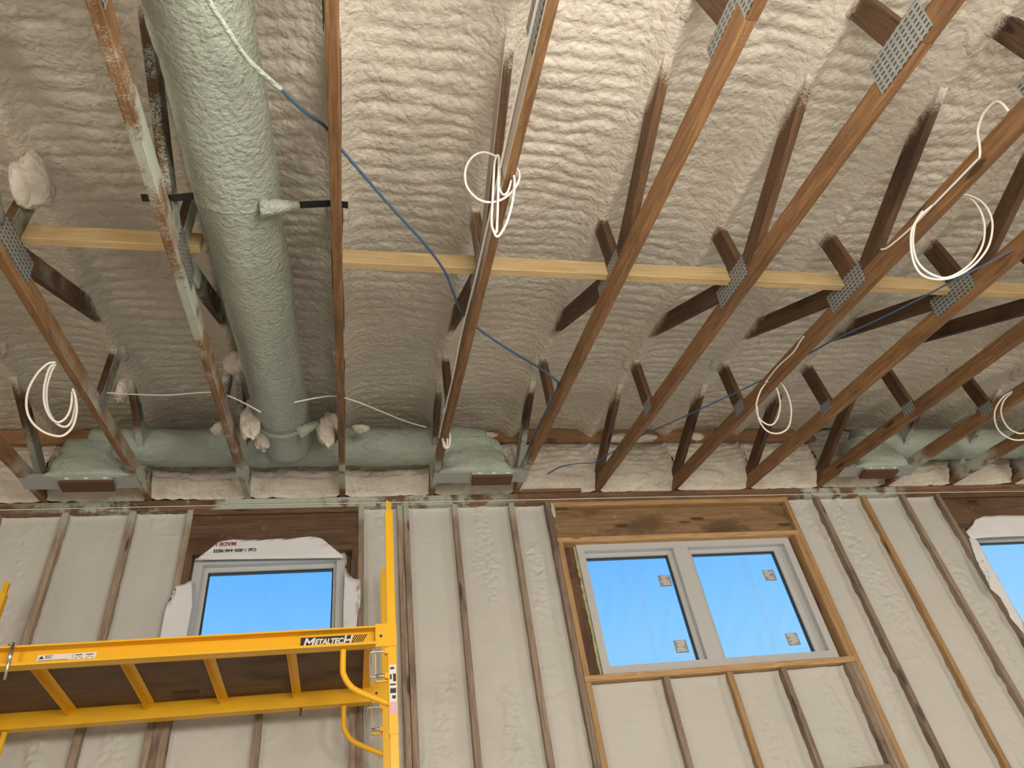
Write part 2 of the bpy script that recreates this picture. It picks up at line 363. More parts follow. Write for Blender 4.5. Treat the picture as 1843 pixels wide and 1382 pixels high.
xs = np.concatenate([np.arange(-5.0, -2.3, 0.06), np.arange(-2.3, 6.2, 0.0105), np.arange(6.2, 9.6, 0.06)])
ys = np.concatenate([np.arange(-5.0, 0.75, 0.06), np.arange(0.75, 4.21, 0.0095)])
XX, YY = np.meshgrid(xs, ys, indexing='ij')
ZZ = H + SL * (YY - D) + ceil_c(XX, YY)
ceil_me = grid_mesh('ceiling', np.stack([XX, YY, ZZ], -1))
ceiling = link('ceiling', ceil_me, 'foam', None)
tag(ceiling, 'lumpy cream sprayed foam covering the underside of the roof', None, None, 'structure')
# roof deck above the foam keeps the sky out
mb = MB(); mb.box((-5.2, -5.2, 0), (9.8, 4.7, 0.02)); rd = mb.mesh('roof_deck')
for v in rd.vertices: v.co.z = zc(v.co.y, 0.66 + (0.02 if v.co.z > 0.01 else 0))
tag(link('roof_deck', rd, 'osb'), 'board roof deck hidden above the sprayed foam', None, None, 'structure')

# foam built up around the web ends, and loose clumps beside the duct
def blob(name, loc, size, mat, parent, seed, rough=0.25, rot=(0, 0, 0)):
    th = np.linspace(0, math.pi, 18); ph = np.linspace(0, 2 * math.pi, 29); T, P_ = np.meshgrid(th, ph, indexing='ij')
    dx, dy, dz = np.sin(T) * np.cos(P_), np.sin(T) * np.sin(P_), np.cos(T)
    r = 1 + rough * (fb(dx * 2 + dz + seed, dy * 2 + dz * 1.3, seed, 3) + 0.5 * (1 - worley(dx * 3 + seed, dy * 3 + dz * 2, seed)))
    r = (r + r[:, ::-1]) / 2 if False else r
    r[:, -1] = r[:, 0]; r[0, :] = r[0, 0]; r[-1, :] = r[-1, 0]
    P = np.stack([dx * r * size[0], dy * r * size[1], dz * r * size[2]], -1)
    mw = Matrix.Translation(loc) @ Matrix.Rotation(rot[2], 4, 'Z') @ Matrix.Rotation(rot[1], 4, 'Y') @ Matrix.Rotation(rot[0], 4, 'X')
    return link(name, grid_mesh(name, P), mat, parent, False, mw)
for i in range(0, 13):
    for k, s_ in enumerate((1.17, 2.38, 3.53)):
        y = D - s_ + rng.uniform(-.02, .02)
        if i == 2 and k == 0: continue
        blob('foam_clump', (tx(i), y, zc(y, 0.50)), (0.055, 0.13, 0.05), 'foam', ceiling, 3 * i + k)
blob('foam_clump', PX(35, 345, tx(1) + .02) + Vector((.03, 0, .07)), (0.06, 0.09, 0.10), 'foam', ceiling, 77, 0.4, rot=(.3, 0, 0))
blob('foam_clump', (1.385, D - .006, H - .15), (.012, .008, .055), 'foam', ceiling, 78, 0.4)
for u, v, c, sz, sd in [(452, 755, .16, (.05, .06, .12), 91), (470, 790, .14, (.05, .05, .07), 92), (398, 772, .10, (.045, .04, .03), 93), (592, 772, .13, (.055, .06, .10), 94), (648, 772, .22, (.05, .03, .02), 95), (218, 702, .22, (.03, .04, .07), 96), (430, 655, .33, (.07, .07, .06), 97)]:
    blob('foam_clump', PC(u, v, c), sz, 'foam', ceiling, sd, 0.4)

# ------------------------------------------------------------------ the framed wall
wall = empty('wall_back', (0, D, 0), 'stud wall filled with cream foam below the trusses', None, None, 'structure')
ZP = H - 0.0762                              # underside of the double top plate
T2 = 0.140                                   # stud depth
def stud(x, z0, z1, mat='stud', w=0.038, nm='stud'):
    return bar(nm, (x, D + T2 / 2, z0), (x, D + T2 / 2, z1), w, T2, mat, wall, (0, 1, 0))
for k in range(2):                           # plates come in butted lengths
    cuts = [-5, -1.55, 1.2, 4.9, 9.6] if k == 0 else [-5, -0.3, 2.6, 6.3, 9.6]
    for a, b in zip(cuts[:-1], cuts[1:]):
        bar('top_plate', (a + .001, D + T2 / 2 - .004 * k, ZP + .019 + .038 * k), (b - .001, D + T2 / 2 - .004 * k, ZP + .019 + .038 * k), T2, 0.0375, 'plate', wall, (0, 0, 1))
bar('bottom_plate', (-5, D + T2 / 2, .019), (9.6, D + T2 / 2, .019), T2, .038, 'stud', wall)
HS = H - 1.322                               # top of the window sills
# full studs
full = [-4.6, -4.2, -3.8, -3.4, -2.98, -2.57, -2.16, -1.775, -1.385, 0.305, 0.346, 0.684, 1.090, 3.527, 3.945, 4.302, 6.05, 6.46, 6.87, 7.27, 7.68, 8.1, 8.5, 8.9, 9.3]
for x in full: stud(x, .038, ZP, 'stud' if x != 3.945 else 'studfresh')
WIN = {1: dict(k0=-1.039, k1=.046, g=(-.88, -.137), f=(-.972, -.055), mat='stud', hd='headerdark'),
       2: dict(k0=1.354, k1=3.250, g=(1.555, 3.027), f=(1.515, 3.16), mat='studfresh', hd='header'),
       3: dict(k0=4.626, k1=5.74, g=(4.776, 5.519), f=(4.684, 5.601), mat='stud', hd='headerdark')}
for n_, w_ in WIN.items():
    stud(w_['k0'], .038, ZP, 'stud' if n_ != 2 else 'stud'); stud(w_['k1'], .038, ZP, w_['mat'])
    j0, j1 = w_['k0'] + .039, w_['k1'] - .039
    jm = 'studfresh' if n_ == 2 else 'headerdark'
    zt = H - .40
    stud(j0, HS - .0, zt, jm, nm='jack_stud'); stud(j1, HS, zt, jm, nm='jack_stud')
    stud(j0, .038, HS - .040, w_['mat'], nm='jack_stud'); stud(j1, .038, HS - .040, 'stud', nm='jack_stud')
    bar('window_sill_plate', (w_['k0'] + .020, D + T2 / 2 - .003, HS - .019), (w_['k1'] - .020, D + T2 / 2 - .003, HS - .019), T2, .038, w_['mat'], wall)
    xa, xb = w_['k0'] + .020, w_['k1'] - .020
    # header: top flat strip, board on edge, bottom flat strip
    bar('header_strip', (xa, D + T2 / 2 - .003, ZP - .022), (xb, D + T2 / 2 - .003, ZP - .022), T2, .037, 'studfresh' if n_ == 2 else 'headerdark', wall)
    yh = D + (.035 if n_ == 2 else .008)
    bar('header_board', (xa, yh + .019, H - .1195 - .125), (xb, yh + .019, H - .1195 - .125), .038, .248, w_['hd'], wall)
    bar('header_strip', (xa, D + T2 / 2 - .003, H - .387), (xb, D + T2 / 2 - .003, H - .387), T2, .036, 'studfresh' if n_ == 2 else 'headerdark', wall)
for n_, w_ in WIN.items():
    for a, b in ((w_['k0'] + .059, w_['f'][0] - .001), (w_['f'][1] + .001, w_['k1'] - .059)):
        if b - a > .004: bar('jamb_filler', ((a + b) / 2, D + .108, HS + .001), ((a + b) / 2, D + .108, H - .406), b - a, .06, 'headerdark', wall, (0, 1, 0), .001)
for x in (-.497, 1.898, 2.326, 2.701, 5.18): stud(x, .038, HS - .040, 'stud' if x != 2.326 else 'studfresh', nm='cripple_stud')
stud(-.962, .038, HS - .040, 'stud', nm='cripple_stud'); stud(3.172, .038, HS - .04, 'stud', nm='cripple_stud')
bar('blocking', (2.72, D + T2 / 2, H - 1.99), (3.15, D + T2 / 2, H - 1.99), T2, .038, 'stud', wall)

# foam fill, bay by bay
def wall_bay(x0, x1, z0, z1, seed, depth=0.062):
    nx = max(6, int((x1 - x0) / 0.0085)); zs = np.concatenate([np.arange(z0, max(z0, z1 - 2.35), 0.08), np.arange(max(z0, z1 - 2.35), z1, 0.0095), [z1]])
    xg = np.linspace(x0, x1, nx); X, Z = np.meshgrid(xg, zs, indexing='ij')
    e_ = np.minimum(X - x0, x1 - X); ez = np.minimum(z1 - Z, Z - z0); w_ = x1 - x0
    edge = np.exp(-(e_ / 0.010)) * np.clip(0.016 + 0.012 * fb(Z * 14, X * 0 + seed * 1.7, seed, 3), 0, .05) + np.exp(-ez / .015) * .012
    u = (X - (x0 + x1) / 2) / (w_ / 2)
    ctr = 0.30 * vn(Z * 1.5, X * 0, seed + 2)
    strip = np.clip(1.25 - np.abs((u - ctr) / (0.40 + .2 * vn(Z * 3, X * 0, seed + 8))) ** 2, 0, 1) * np.clip(vn(Z * 2.0 + seed * 3.1, X * 0, seed + 4) * 2.4 + 0.25 + .9 * fb(X * 9, Z * 9, seed + 5, 2), 0, 1)
    dome = lambda f: np.sqrt(np.clip(1 - (f / .95) ** 2, 0, 1))
    wx = X + .012 * vn(X * 25, Z * 25, seed); wz = Z + .012 * vn(X * 25 + 9, Z * 25, seed + 1)
    b1 = dome(worley(wx / .050 + seed * 17, wz / .030, seed)); b2 = dome(worley(wx / .024 + seed * 7, wz / .020, seed + 1))
    lipz = np.exp(-(np.abs(vn(X * 6 + seed * 2, Z * 6, seed + 12)) / .06) ** 2) * np.clip(vn(X * 2.5, Z * 2.5 + seed, seed + 13) * 2 - .3, 0, 1)
    y = D + depth - edge - strip * (.026 * (b1 - .72) + .018 * (b2 - .72)) - .007 * lipz - .006 * fb(X * 4, Z * 4 + seed, seed + 6, 3) - .0012 * fb(X * 30, Z * 30, seed, 2)
    y = np.clip(y, D + .004, D + T2)
    link('foam_fill', grid_mesh('foam_fill', np.stack([X, y, Z], -1)), 'wallfoam', wall)
def hw(x): return x + .019
edges = sorted([(x, 'f') for x in full] + [(w_['k0'], 'k') for w_ in WIN.values()] + [(w_['k1'], 'K') for w_ in WIN.values()])
sd = 1
for (a, ka), (b, kb) in zip(edges[:-1], edges[1:]):
    if ka == 'k' or b - a < .06: continue
    wall_bay(a + .0195, b - .0195, .04, ZP, sd); sd += 1
wall_bay(.365, .665, .04, ZP, 60) if False else None
for lo in ([-.982 + .0395, -.497, .007], [1.393 + .019, 1.898, 2.326, 2.701, 3.172], [4.665 + .019, 5.18, 5.70]):
    for q, (a, b) in enumerate(zip(lo[:-1], lo[1:])):
        wall_bay(a + (.0195 if q else .001), b - .0195, .04, HS - .041, sd); sd += 1
# sheathing behind the foam, with openings
cols = [(-5.0, -1.02, None), (-1.02, .027, 1), (.027, 1.373, None), (1.373, 3.231, 2), (3.231, 4.645, None), (4.645, 5.721, 3), (5.721, 9.6, None)]
for a, b, w_ in cols:
    for z0, z1 in ([(0, H)] if w_ is None else [(0, HS), (H - .40, H)]):
        mb = MB(); mb.box((a, D + T2 + .001, z0), (b, D + T2 + .013, z1)); mb.build('sheathing', 'osb', wall)
mb = MB(); mb.box((-5, D + T2 + .001, H), (9.6, D + T2 + .013, H + .75)); mb.build('sheathing', 'osb', wall)

# rim between the truss ends: foam lumps, rim board above
def rim_bay(x0, x1, seed):
    X, Z = np.meshgrid(np.linspace(x0, x1, 46), np.linspace(H + .001, H + .62, 50), indexing='ij')
    t = (Z - H) / .5; e_ = np.minimum(X - x0, x1 - X)
    y = D - .035 - .03 * np.sin(np.pi * np.clip(t * 1.25, 0, 1)) - .05 * np.exp(-e_ / .03) - .022 * fb(X * 6 + seed, Z * 9, seed, 4) - .018 * (1 - np.clip(worley(X / .07, Z / .045, seed), 0, 1)) - .012 * np.abs(np.sin(Z * 60 + 2 * fb(X * 4, Z * 4, seed + 3, 2)))
    y += .06 * np.exp(-((t) / .10) ** 2)
    link('foam_fill', grid_mesh('foam_fill', np.stack([X, np.minimum(y, D + .1), Z], -1)), 'foam', wall)
for i in range(-5, 15): rim_bay(tx(i), tx(i + 1), 100 + i)
for a, b in ((-4.9, -1.36), (1.0, 2.37), (2.372, 3.66)):
    bar('rim_board', (a, D - .125, H + .425), (b, D - .125, H + .425), .03, .105, 'rim', wall)
bar('blocking', (tx(5) + .02, D + .02, H + .012), (1.62, D + .02, H + .012), .09, .024, 'plate', wall)
for x0, x1, z in ((1.86, 2.28, .40), (2.55, 2.68, .41), (0.62, 1.0, .43)):
    blob('foam_clump', ((x0 + x1) / 2, D - .13, H + z), ((x1 - x0) / 2, .03, .035), 'foam', wall, int(x0 * 50), .3)

# floor and the rest of the room
def struct_box(name, a, b, mat, label):
    mb = MB(); mb.box(a, b); return tag(mb.build(name, mat), label, None, None, 'structure')
struct_box('floor', (-5.2, -5.2, -.1), (9.8, D + .2, 0), 'concrete', 'bare grey concrete floor of the building')
struct_box('wall_left', (-5.2, -5.2, 0), (-5.0, D + .2, 5.2), 'room', 'foam filled wall at the left end')
struct_box('wall_right', (9.6, -5.2, 0), (9.8, D + .2, 5.2), 'room', 'foam filled wall at the right end')
struct_box('wall_front', (-5.2, -5.2, 0), (9.8, -5.0, 3.4), 'room', 'low foam filled wall behind the viewer')

# ------------------------------------------------------------------ windows
def ring(mb, x0, x1, z0, z1, wd, y0, y1, inner=None):
    o = [(x0, z0), (x1, z0), (x1, z1), (x0, z1)]; i = [(x0 + wd, z0 + wd), (x1 - wd, z0 + wd), (x1 - wd, z1 - wd), (x0 + wd, z1 - wd)]
    if inner: a, b, c, d = inner; i = [(a, c), (b, c), (b, d), (a, d)]
    vs = [(x, y0, z) for x, z in o] + [(x, y0, z) for x, z in i] + [(x, y1, z) for x, z in o] + [(x, y1, z) for x, z in i]; fs = []
    for k in range(4):
        l = (k + 1) % 4
        fs += [(k, l, l + 4, k + 4), (k + 8, k + 12, l + 12, l + 8), (k, k + 8, l + 8, l), (k + 4, l + 4, l + 12, k + 12)]
    mb.add(vs, fs)
GZ0, GZ1 = H - 1.238, H - .492
def window(n_, panes, fx0, fx1, label):
    w_ = empty('window_%d' % n_, ((fx0 + fx1) / 2, D + .1, HS), label, None, None, 'structure')
    mb = MB(); ring(mb, fx0, fx1, HS + .012, H - .400, .052, D + .046, D + .138); mb.build('window_frame', 'pvc', w_)
    if len(panes) == 2:
        mb = MB(); a, b = panes[0][1] + .045, panes[1][0] - .045
        mb.box((a, D + .050, HS + .064), (b, D + .136, H - .452)); mb.build('mullion', 'pvc', w_)
    out = []
    for a, b in panes:
        mb = MB(); ring(mb, fx0 + .045 if a == panes[0][0] else a - .05, fx1 - .045 if b == panes[-1][1] else b + .05, HS + .055, H - .445, .03, D + .090, D + .134, (a - .010, b + .010, GZ0 - .010, GZ1 + .010)); s_ = mb.build('sash', 'pvc', w_)
        mb = MB(); ring(mb, a - .011, b + .011, GZ0 - .011, GZ1 + .011, .0095, D + .104, D + .128); mb.build('gasket', 'rubber', s_)
        mb = MB(); mb.box((a - .002, D + .116, GZ0 - .002), (b + .002, D + .120, GZ1 + .002)); out.append((mb.build('pane', 'glass', w_), a, b))
    # expanding foam sealing the gap round the frame
    pts = []; zt, zb = H - .402, HS + .02
    per = [(fx0 - .004, zb), (fx0 - .004, zt), (fx1 + .004, zt), (fx1 + .004, zb)]
    for (xa, za), (xb, zb_) in zip(per[:-1], per[1:]):
        L = math.hypot(xb - xa, zb_ - za); k = int(L / .03)
        for q in range(k): t = q / k; pts.append((xa + (xb - xa) * t + random.uniform(-.003, .003), D + .080 + random.uniform(-.006, .006), za + (zb_ - za) * t + random.uniform(-.003, .004)))
    mb = MB(); mb.tube(pts, [random.uniform(.006, .016) for _ in pts], 7); mb.build('foam_seal', 'seal', w_, True)
    return w_, out
w1, p1 = window(1, [(-.88, -.137)], -.972, -.055, 'grey framed single window with torn white house wrap')
w2, p2 = window(2, [(1.555, 2.185), (2.385, 3.025)], 1.515, 3.160, 'grey framed double window with stickers on the panes')
w3, p3 = window(3, [(4.776, 5.519)], 4.684, 5.601, 'single window at the right edge with torn house wrap')
for (u, v), q in zip(((1197, 1045), (1226, 1163), (1385, 1035), (1427, 1150)), (0, 0, 1, 1)):
    c = PY(u, v, D + .113); mb = MB(); mb.box((c.x - .045, D + .1135, c.z - .042), (c.x + .045, D + .1155, c.z + .042)); st = mb.build('sticker', 'greyprint', p2[q][0])
    for k in range(6):
        z = c.z + .030 - k * .012; mb = MB(); a = random.uniform(-.038, -.01); mb.box((c.x + a, D + .1128, z), (c.x + random.uniform(.0, .038), D + .1134, z + .006)); lo = mb.mesh('print')
        for vtx in lo.vertices: st.data  # keep reference
        st.data.materials.append(M['paper']) if k == 0 else None
        base = len(st.data.vertices)
        # print lines are joined into the sticker
        import bmesh
        bm = bmesh.new(); bm.from_mesh(st.data); nf = len(bm.faces); bm.from_mesh(lo); bm.faces.ensure_lookup_table()
        for f in bm.faces[nf:]: f.material_index = 1
        bm.to_mesh(st.data); bm.free()
for q, (u0, v0, u1, v1) in enumerate(((1145, 1012, 1182, 1190), (1340, 1002, 1396, 1172))):
    a, b = PY(u0, v0, D + .114), PY(u1, v1, D + .114); mb = MB()
    mb.add([(a.x - .012, D + .1148, a.z), (a.x + .012, D + .1148, a.z), (b.x + .014, D + .1148, b.z), (b.x - .014, D + .1148, b.z)], [(0, 1, 2, 3)]); mb.build('streak', 'streak', p2[q][0])  # faint grey see-through streak down each pane
mb = MB(); c = PY(1282, 1196, D + .06); mb.box((c.x - .085, D + .050, HS + .001), (c.x + .085, D + .062, HS + .012)); mb.build('shim', 'blue', w2)

# torn house wrap folded over the framing
def sheet(name, poly, y, parent, lift=0.012, seed=0):
    """torn sheet: outline polygon in x,z filled with a wavy thin skin"""
    import bmesh
    bm = bmesh.new(); vs = [bm.verts.new((x, y, z)) for x, z in poly]; bm.faces.new(vs); bmesh.ops.triangulate(bm, faces=bm.faces[:])
    for _ in range(3): bmesh.ops.subdivide_edges(bm, edges=[e for e in bm.edges if e.calc_length() > .045], cuts=1, use_grid_fill=True)
    bmesh.ops.triangulate(bm, faces=bm.faces[:])
    for v in bm.verts:
        n = float(fb(np.array([v.co.x * 9 + seed]), np.array([v.co.z * 9]), seed, 2)[0]); v.co.y -= lift * (0.5 + n)
    geom = bmesh.ops.extrude_face_region(bm, geom=bm.faces[:])
    for v in [g for g in geom['geom'] if isinstance(g, bmesh.types.BMVert)]: v.co.y += .0015
    bmesh.ops.recalc_face_normals(bm, faces=bm.faces[:])
    me = bpy.data.meshes.new(name); bm.to_mesh(me); bm.free(); return link(name, me, 'wrap', parent, True)
def pxpoly(pts, y): return [((q := PY(u, v, y)).x, q.z) for u, v in pts]
top = sheet('house_wrap', pxpoly([(352, 1008), (362, 1000), (378, 988), (395, 975), (420, 971), (440, 972), (500, 971), (530, 969), (558, 966), (570, 967), (580, 970), (592, 980), (602, 990), (618, 1000), (618, 1004)], D - .004), D - .004, w1, .006, 3)
sheet('house_wrap', pxpoly([(345, 1044), (338, 1047), (330, 1050), (318, 1052), (311, 1066), (313, 1078), (303, 1084), (297, 1100), (290, 1141), (283, 1175), (330, 1172), (346, 1090)], D - .006), D - .006, w1, .008, 5)
sheet('house_wrap', pxpoly([(621, 1025), (628, 1034), (636, 1042), (648, 1044), (649, 1070), (648, 1092), (642, 1102), (640, 1128), (640, 1160), (618, 1160), (618, 1090)], D - .006), D - .006, w1, .008, 6)
sheet('house_wrap', pxpoly([(1738, 957), (1750, 945), (1755, 935), (1770, 929), (1800, 928), (1843, 928), (1900, 926), (1900, 962), (1800, 966), (1748, 970)], D - .006), D - .006, w3, .008, 8)
sheet('house_wrap', pxpoly([(1744, 968), (1748, 985), (1757, 1010), (1770, 1008), (1776, 1020), (1770, 1030), (1782, 1060), (1800, 1075), (1812, 1095), (1818, 1112), (1843, 1142), (1843, 1124), (1800, 1050), (1762, 985), (1752, 962)], D - .004), D - .004, w3, .008, 9)
def txt_on(u, v, u2, v2, body, mat, parent, y, size, bold=0):   # text turned upside down, reading towards decreasing x
    a, b = PY(u, v, y), PY(u2, v2, y)
    t = text_obj('print', body, size, facing((a.x + b.x) / 2, y, (a.z + b.z) / 2, math.pi), mat, parent, 0, 'CENTER', bold)
    wd = t.dimensions.x if t.dimensions.x > 0 else 1; return t
txt_on(390, 979, 424, 978, 'MADE I', 'redink', top, D - .0135, .038, .0012)
txt_on(383, 992, 462, 988, 'Call 1-800-448-9835', 'ink', top, D - .0135, .031, .0006)

# ------------------------------------------------------------------ roof trusses
def truss(i, label):
    x = tx(i); t = empty('roof_truss', (x, D, H), label, 'roof truss', 'parallel chord roof trusses')
    tl = Vector((0, -1, -SL)).normalized(); nrm = Vector((0, -SL, 1)).normalized()
    y1, y0 = D + .11, -4.9
    cut = -.35 if i % 2 else 0.75
    c0 = .0445 * math.sqrt(1 + SL * SL)
    j = random.uniform(-.004, .004)
    # bottom chord in two lengths spliced under the upper plate
    ysp = D - 3.60
    bar('bottom_chord', (x + j, y1, zc(y1, c0)), (x + j, ysp + .001, zc(ysp, c0)), .038, .089, 'truss', t, nrm)
    bar('bottom_chord', (x, ysp - .001, zc(ysp, c0)), (x, y0, zc(y0, c0)), .038, .089, 'truss', t, nrm)
    bar('top_chord', (x, y1, zc(y1, .60)), (x, y0, zc(y0, .60)), .038, .089, 'web', t, nrm)
    def web(a, b, vertical=False):
        ya, yb = D - a[0], D - b[0]
        A, B = Vector((x + random.uniform(-.001, .001), ya, zc(ya, a[1]))), Vector((x, yb, zc(yb, b[1])))
        d = (B - A).normalized(); bar('web', A, B, .0375, .089, 'web', t, Vector((1, 0, 0)).cross(d))
    r = lambda: random.uniform(-.02, .02)
    web((.02, .055), (1.06 + r(), .585)); web((1.165 + r(), .075), (1.15, .585)); web((1.26 + r(), .575), (2.29, .10))
    web((2.375, .085), (2.375, .585)); web((2.46, .095), (3.45 + r(), .585)); web((3.55, .085), (3.535, .585)); web((3.66, .585), (4.6, .10)); web((4.70, .085), (4.70, .585))
    # stamped plates on both sides
    def plate(s0, s1, ca, cb):
        for sg in (-1, 1):
            yc = D - (s0 + s1) / 2; cc = (ca + cb) / 2; L = (s1 - s0) * math.sqrt(1 + SL * SL); hh = (cb - ca)
            mw = Matrix(((0, 1, 0, x + sg * .0202), (tl.y, 0, nrm.y, yc), (tl.z, 0, nrm.z, zc(yc, cc)), (0, 0, 0, 1)))
            mb = MB(); mb.box((-L / 2, -.0010, -hh / 2), (L / 2, .0010, hh / 2)); link('connector_plate', mb.mesh('connector_plate'), 'stamp', t, False, mw)
    plate(2.18, 2.455, .035, .145); plate(3.41, 3.66, .012, .150); plate(1.115, 1.215, .035, .11)
    return t
TL = {0: 'leftmost roof truss, cut by the left edge of the picture',
      1: 'roof truss left of the fat duct, a white cable coil hung low on it',
      2: 'roof truss touching the left side of the fat green duct, streaked with green overspray',
      3: 'roof truss seen edge-on right beside the fat green duct',
      4: 'roof truss in the middle with a tangled white cable loop tied to its chord',
      5: 'roof truss ending at the right end of the middle metal register bracket',
      6: 'roof truss next right of the middle register, no cable on its chord',
      7: 'roof truss right of centre carrying two round white cable coils',
      8: 'roof truss next right of the one with two cable coils, plate crossed by blue cable',
      9: 'roof truss whose foot meets the left end of the right-hand register bracket',
      10: 'roof truss with a foot coated green by the right-hand duct',
      11: 'roof truss near the right edge with a green sprayed foot above the right window',
      12: 'rightmost roof truss, only its foot showing in the right corner'}
for i in range(0, 13): truss(i, TL[i])

# lateral braces of fresh lumber laid across the webs
def brace(x0, x1, s0, c0, s1, c1, label, mat='brace'):
    a = Vector((x0, D - s0, zc(D - s0, c0))); b = Vector((x1, D - s1, zc(D - s1, c1)))
    o = bar('lateral_brace', a, b, .038, .089, mat, None); tag(o, label, 'lumber', 'lateral braces'); return o
brace(tx(3) - .03, tx(12) + .3, 2.305, .150, 2.305, .150, 'long pale fresh lumber brace running behind the right-hand trusses')
brace(tx(1) - .03, tx(2) + .06, 2.30, .215, 2.31, .205, 'short pale fresh lumber brace left of the fat green duct')

# ------------------------------------------------------------------ sprayed ducts
def duct(name, path, r, mat, label, seed, amp=0.008, nseg=None, parent=None, squash=(1, 1)):
    P = [Vector(p) for p in path]; pts = []; 
    for a, b in zip(P[:-1], P[1:]):
        k = max(2, int((b - a).length / .018)); pts += [a + (b - a) * (q / k) for q in range(k)]
    pts.append(P[-1]); n = len(pts); d = (P[-1] - P[0]).normalized(); u = Vector((0, 0, 1)); u = (u - d * u.dot(d)).normalized(); s_ = d.cross(u)
    K = 64; th = np.linspace(0, 2 * math.pi, K + 1); ts = np.arange(n) * .018; T, A = np.meshgrid(ts, th, indexing='ij')
    rr = r + amp * (fb(T * 4 + seed, np.cos(A) * 1.3 + 5, seed, 3) + fb(T * 4, np.sin(A) * 1.3 + 9, seed + 3, 3)) + amp * .9 * (1 - np.clip(worley(T / .035, A * r / .03 + 40, seed), 0, 1)) * np.clip(vn(T * 2.0, np.cos(A) + 3, seed) + .5, 0, 1)
    rr[:, -1] = rr[:, 0]
    C = np.array([tuple(q) for q in pts])[:, None, :]; P3 = C + (rr * np.cos(A) * squash[0])[..., None] * np.array(s_) + (rr * np.sin(A) * squash[1])[..., None] * np.array(u)
    return P3
def cap(P3):                                # close both ends towards the centre line
    c0, c1 = P3[0].mean(0), P3[-1].mean(0); return np.concatenate([np.repeat(c0[None, None], P3.shape[1], 1), P3, np.repeat(c1[None, None], P3.shape[1], 1)], 0)
ya, yb = -2.5, 3.90
fat = duct('air_duct', [(-.580, ya, zc(ya, .235)), (-.470, 1.2, zc(1.2, .235)), (-.424, yb, zc(yb, .250))], .156, 'ductfoam', '', 5)
fo = link('air_duct', grid_mesh('air_duct', cap(fat)), 'ductfoam'); tag(fo, 'fat round duct sprayed with pale green foam, running between trusses towards the wall', 'duct', 'sprayed air ducts')
def run(x0, x1, label, seed, grp='sprayed air ducts'):
    t = empty('air_duct', ((x0 + x1) / 2, 4.0, H + .2), label, 'duct', grp)
    P3 = duct('duct_body', [(x0, 4.005, H + .195), (x1, 4.005, H + .195)], .122, 'runfoam', '', seed, .009)
    link('duct_body', grid_mesh('duct_body', cap(P3)), 'runfoam', t); return t
run_m = run(tx(0) + .30, tx(4) + .36, 'long green sprayed branch duct along the wall under the end of the fat duct', 15)
run_r = run(tx(9) + .28, tx(13) + .1, 'green sprayed branch duct along the wall at the right', 25)
def boot(parent, x0, x1, seed, flip=1):     # register boot: sprayed box tapering from the duct down to the register
    K, n = 48, 26; ts = np.linspace(0, 1, n); th = np.linspace(0, 2 * math.pi, K + 1); T, A = np.meshgrid(ts, th, indexing='ij')
    cx = (x0 + x1) / 2; hx = (x1 - x0) / 2
    sup = lambda c, p: np.sign(c) * np.abs(c) ** p
    wx = hx * (.70 + .30 * T); wy = .11 - .03 * T; nz = 1 + .20 * fb(T * 4 + seed, np.cos(A) * 2 + np.sin(A) * 1.3, seed, 4) + .10 * (1 - np.clip(worley(T * 5 + seed, np.cos(A) * 3 + np.sin(A) * 2, seed), 0, 1))
    X = cx + wx * sup(np.cos(A), .6) * nz; Y = 4.0 - .03 * T + wy * sup(np.sin(A), .6) * nz; Z = H + .27 - .27 * T
    Z = Z + (SL * (Y - D))
    nz_ = X * 0; P3 = np.stack([X, Y, Z], -1); P3[:, -1] = P3[:, 0]
    link('register_boot', grid_mesh('register_boot', cap(P3)), 'runfoam', parent)
boot(run_m, tx(0) + .12, tx(1) - .03, 31); boot(run_m, tx(4) + .03, tx(5) - .10, 32); boot(run_r, tx(9) + .10, tx(10) - .05, 33)

# ceiling registers: galvanised hanger bar between two chords with a brown box
def register(i, label, f0=.35, f1=.80):
    x0, x1 = tx(i) - .015, tx(i + 1) + .015; y = 3.93; z = zc(y, .0)
    t = empty('ceiling_register', ((x0 + x1) / 2, y, z), label, 'register', 'metal register brackets between the chords')
    mb = MB(); mb.box((x0, y, z - .003), (x1, y + .115, z - .001)); mb.box((x0, y - .002, z - .003), (x1, y, z + .028)); mb.build('hanger_bar', 'galv', t)
    bx0, bx1 = x0 + (x1 - x0) * f0, x0 + (x1 - x0) * f1
    mb = MB(); mb.box((bx0, y + .012, z - .030), (bx1, y + .110, z - .003)); mb.build('register_box', 'card', t)
    mb = MB(); mb.box((bx0 - .006, y + .004, z - .016), (bx1 + .006, y + .012, z - .002)); fl = mb.build('flange', 'steel', t)
    for k in range(3):
        xx = bx0 + (bx1 - bx0) * (.12 + .36 * k); mb = MB(); mb.box((xx, y - .001, z - .010), (xx + .022, y + .005, z + .004)); mb.build('clip', 'paper', fl)
    for xx in (x0 + .012, x1 - .012):
        mb = MB(); mb.tube([(xx, y + .09, z - .006), (xx, y + .09, z)], .006, 8); mb.build('screw', 'steel', t)
register(0, 'galvanised register bracket with brown box, at the left under the green duct end', .33, .78)
register(4, 'galvanised register bracket with brown box, in the middle near the scaffold post', .40, .82)
register(9, 'green dusted register bracket with brown box, at the right', .28, .72)

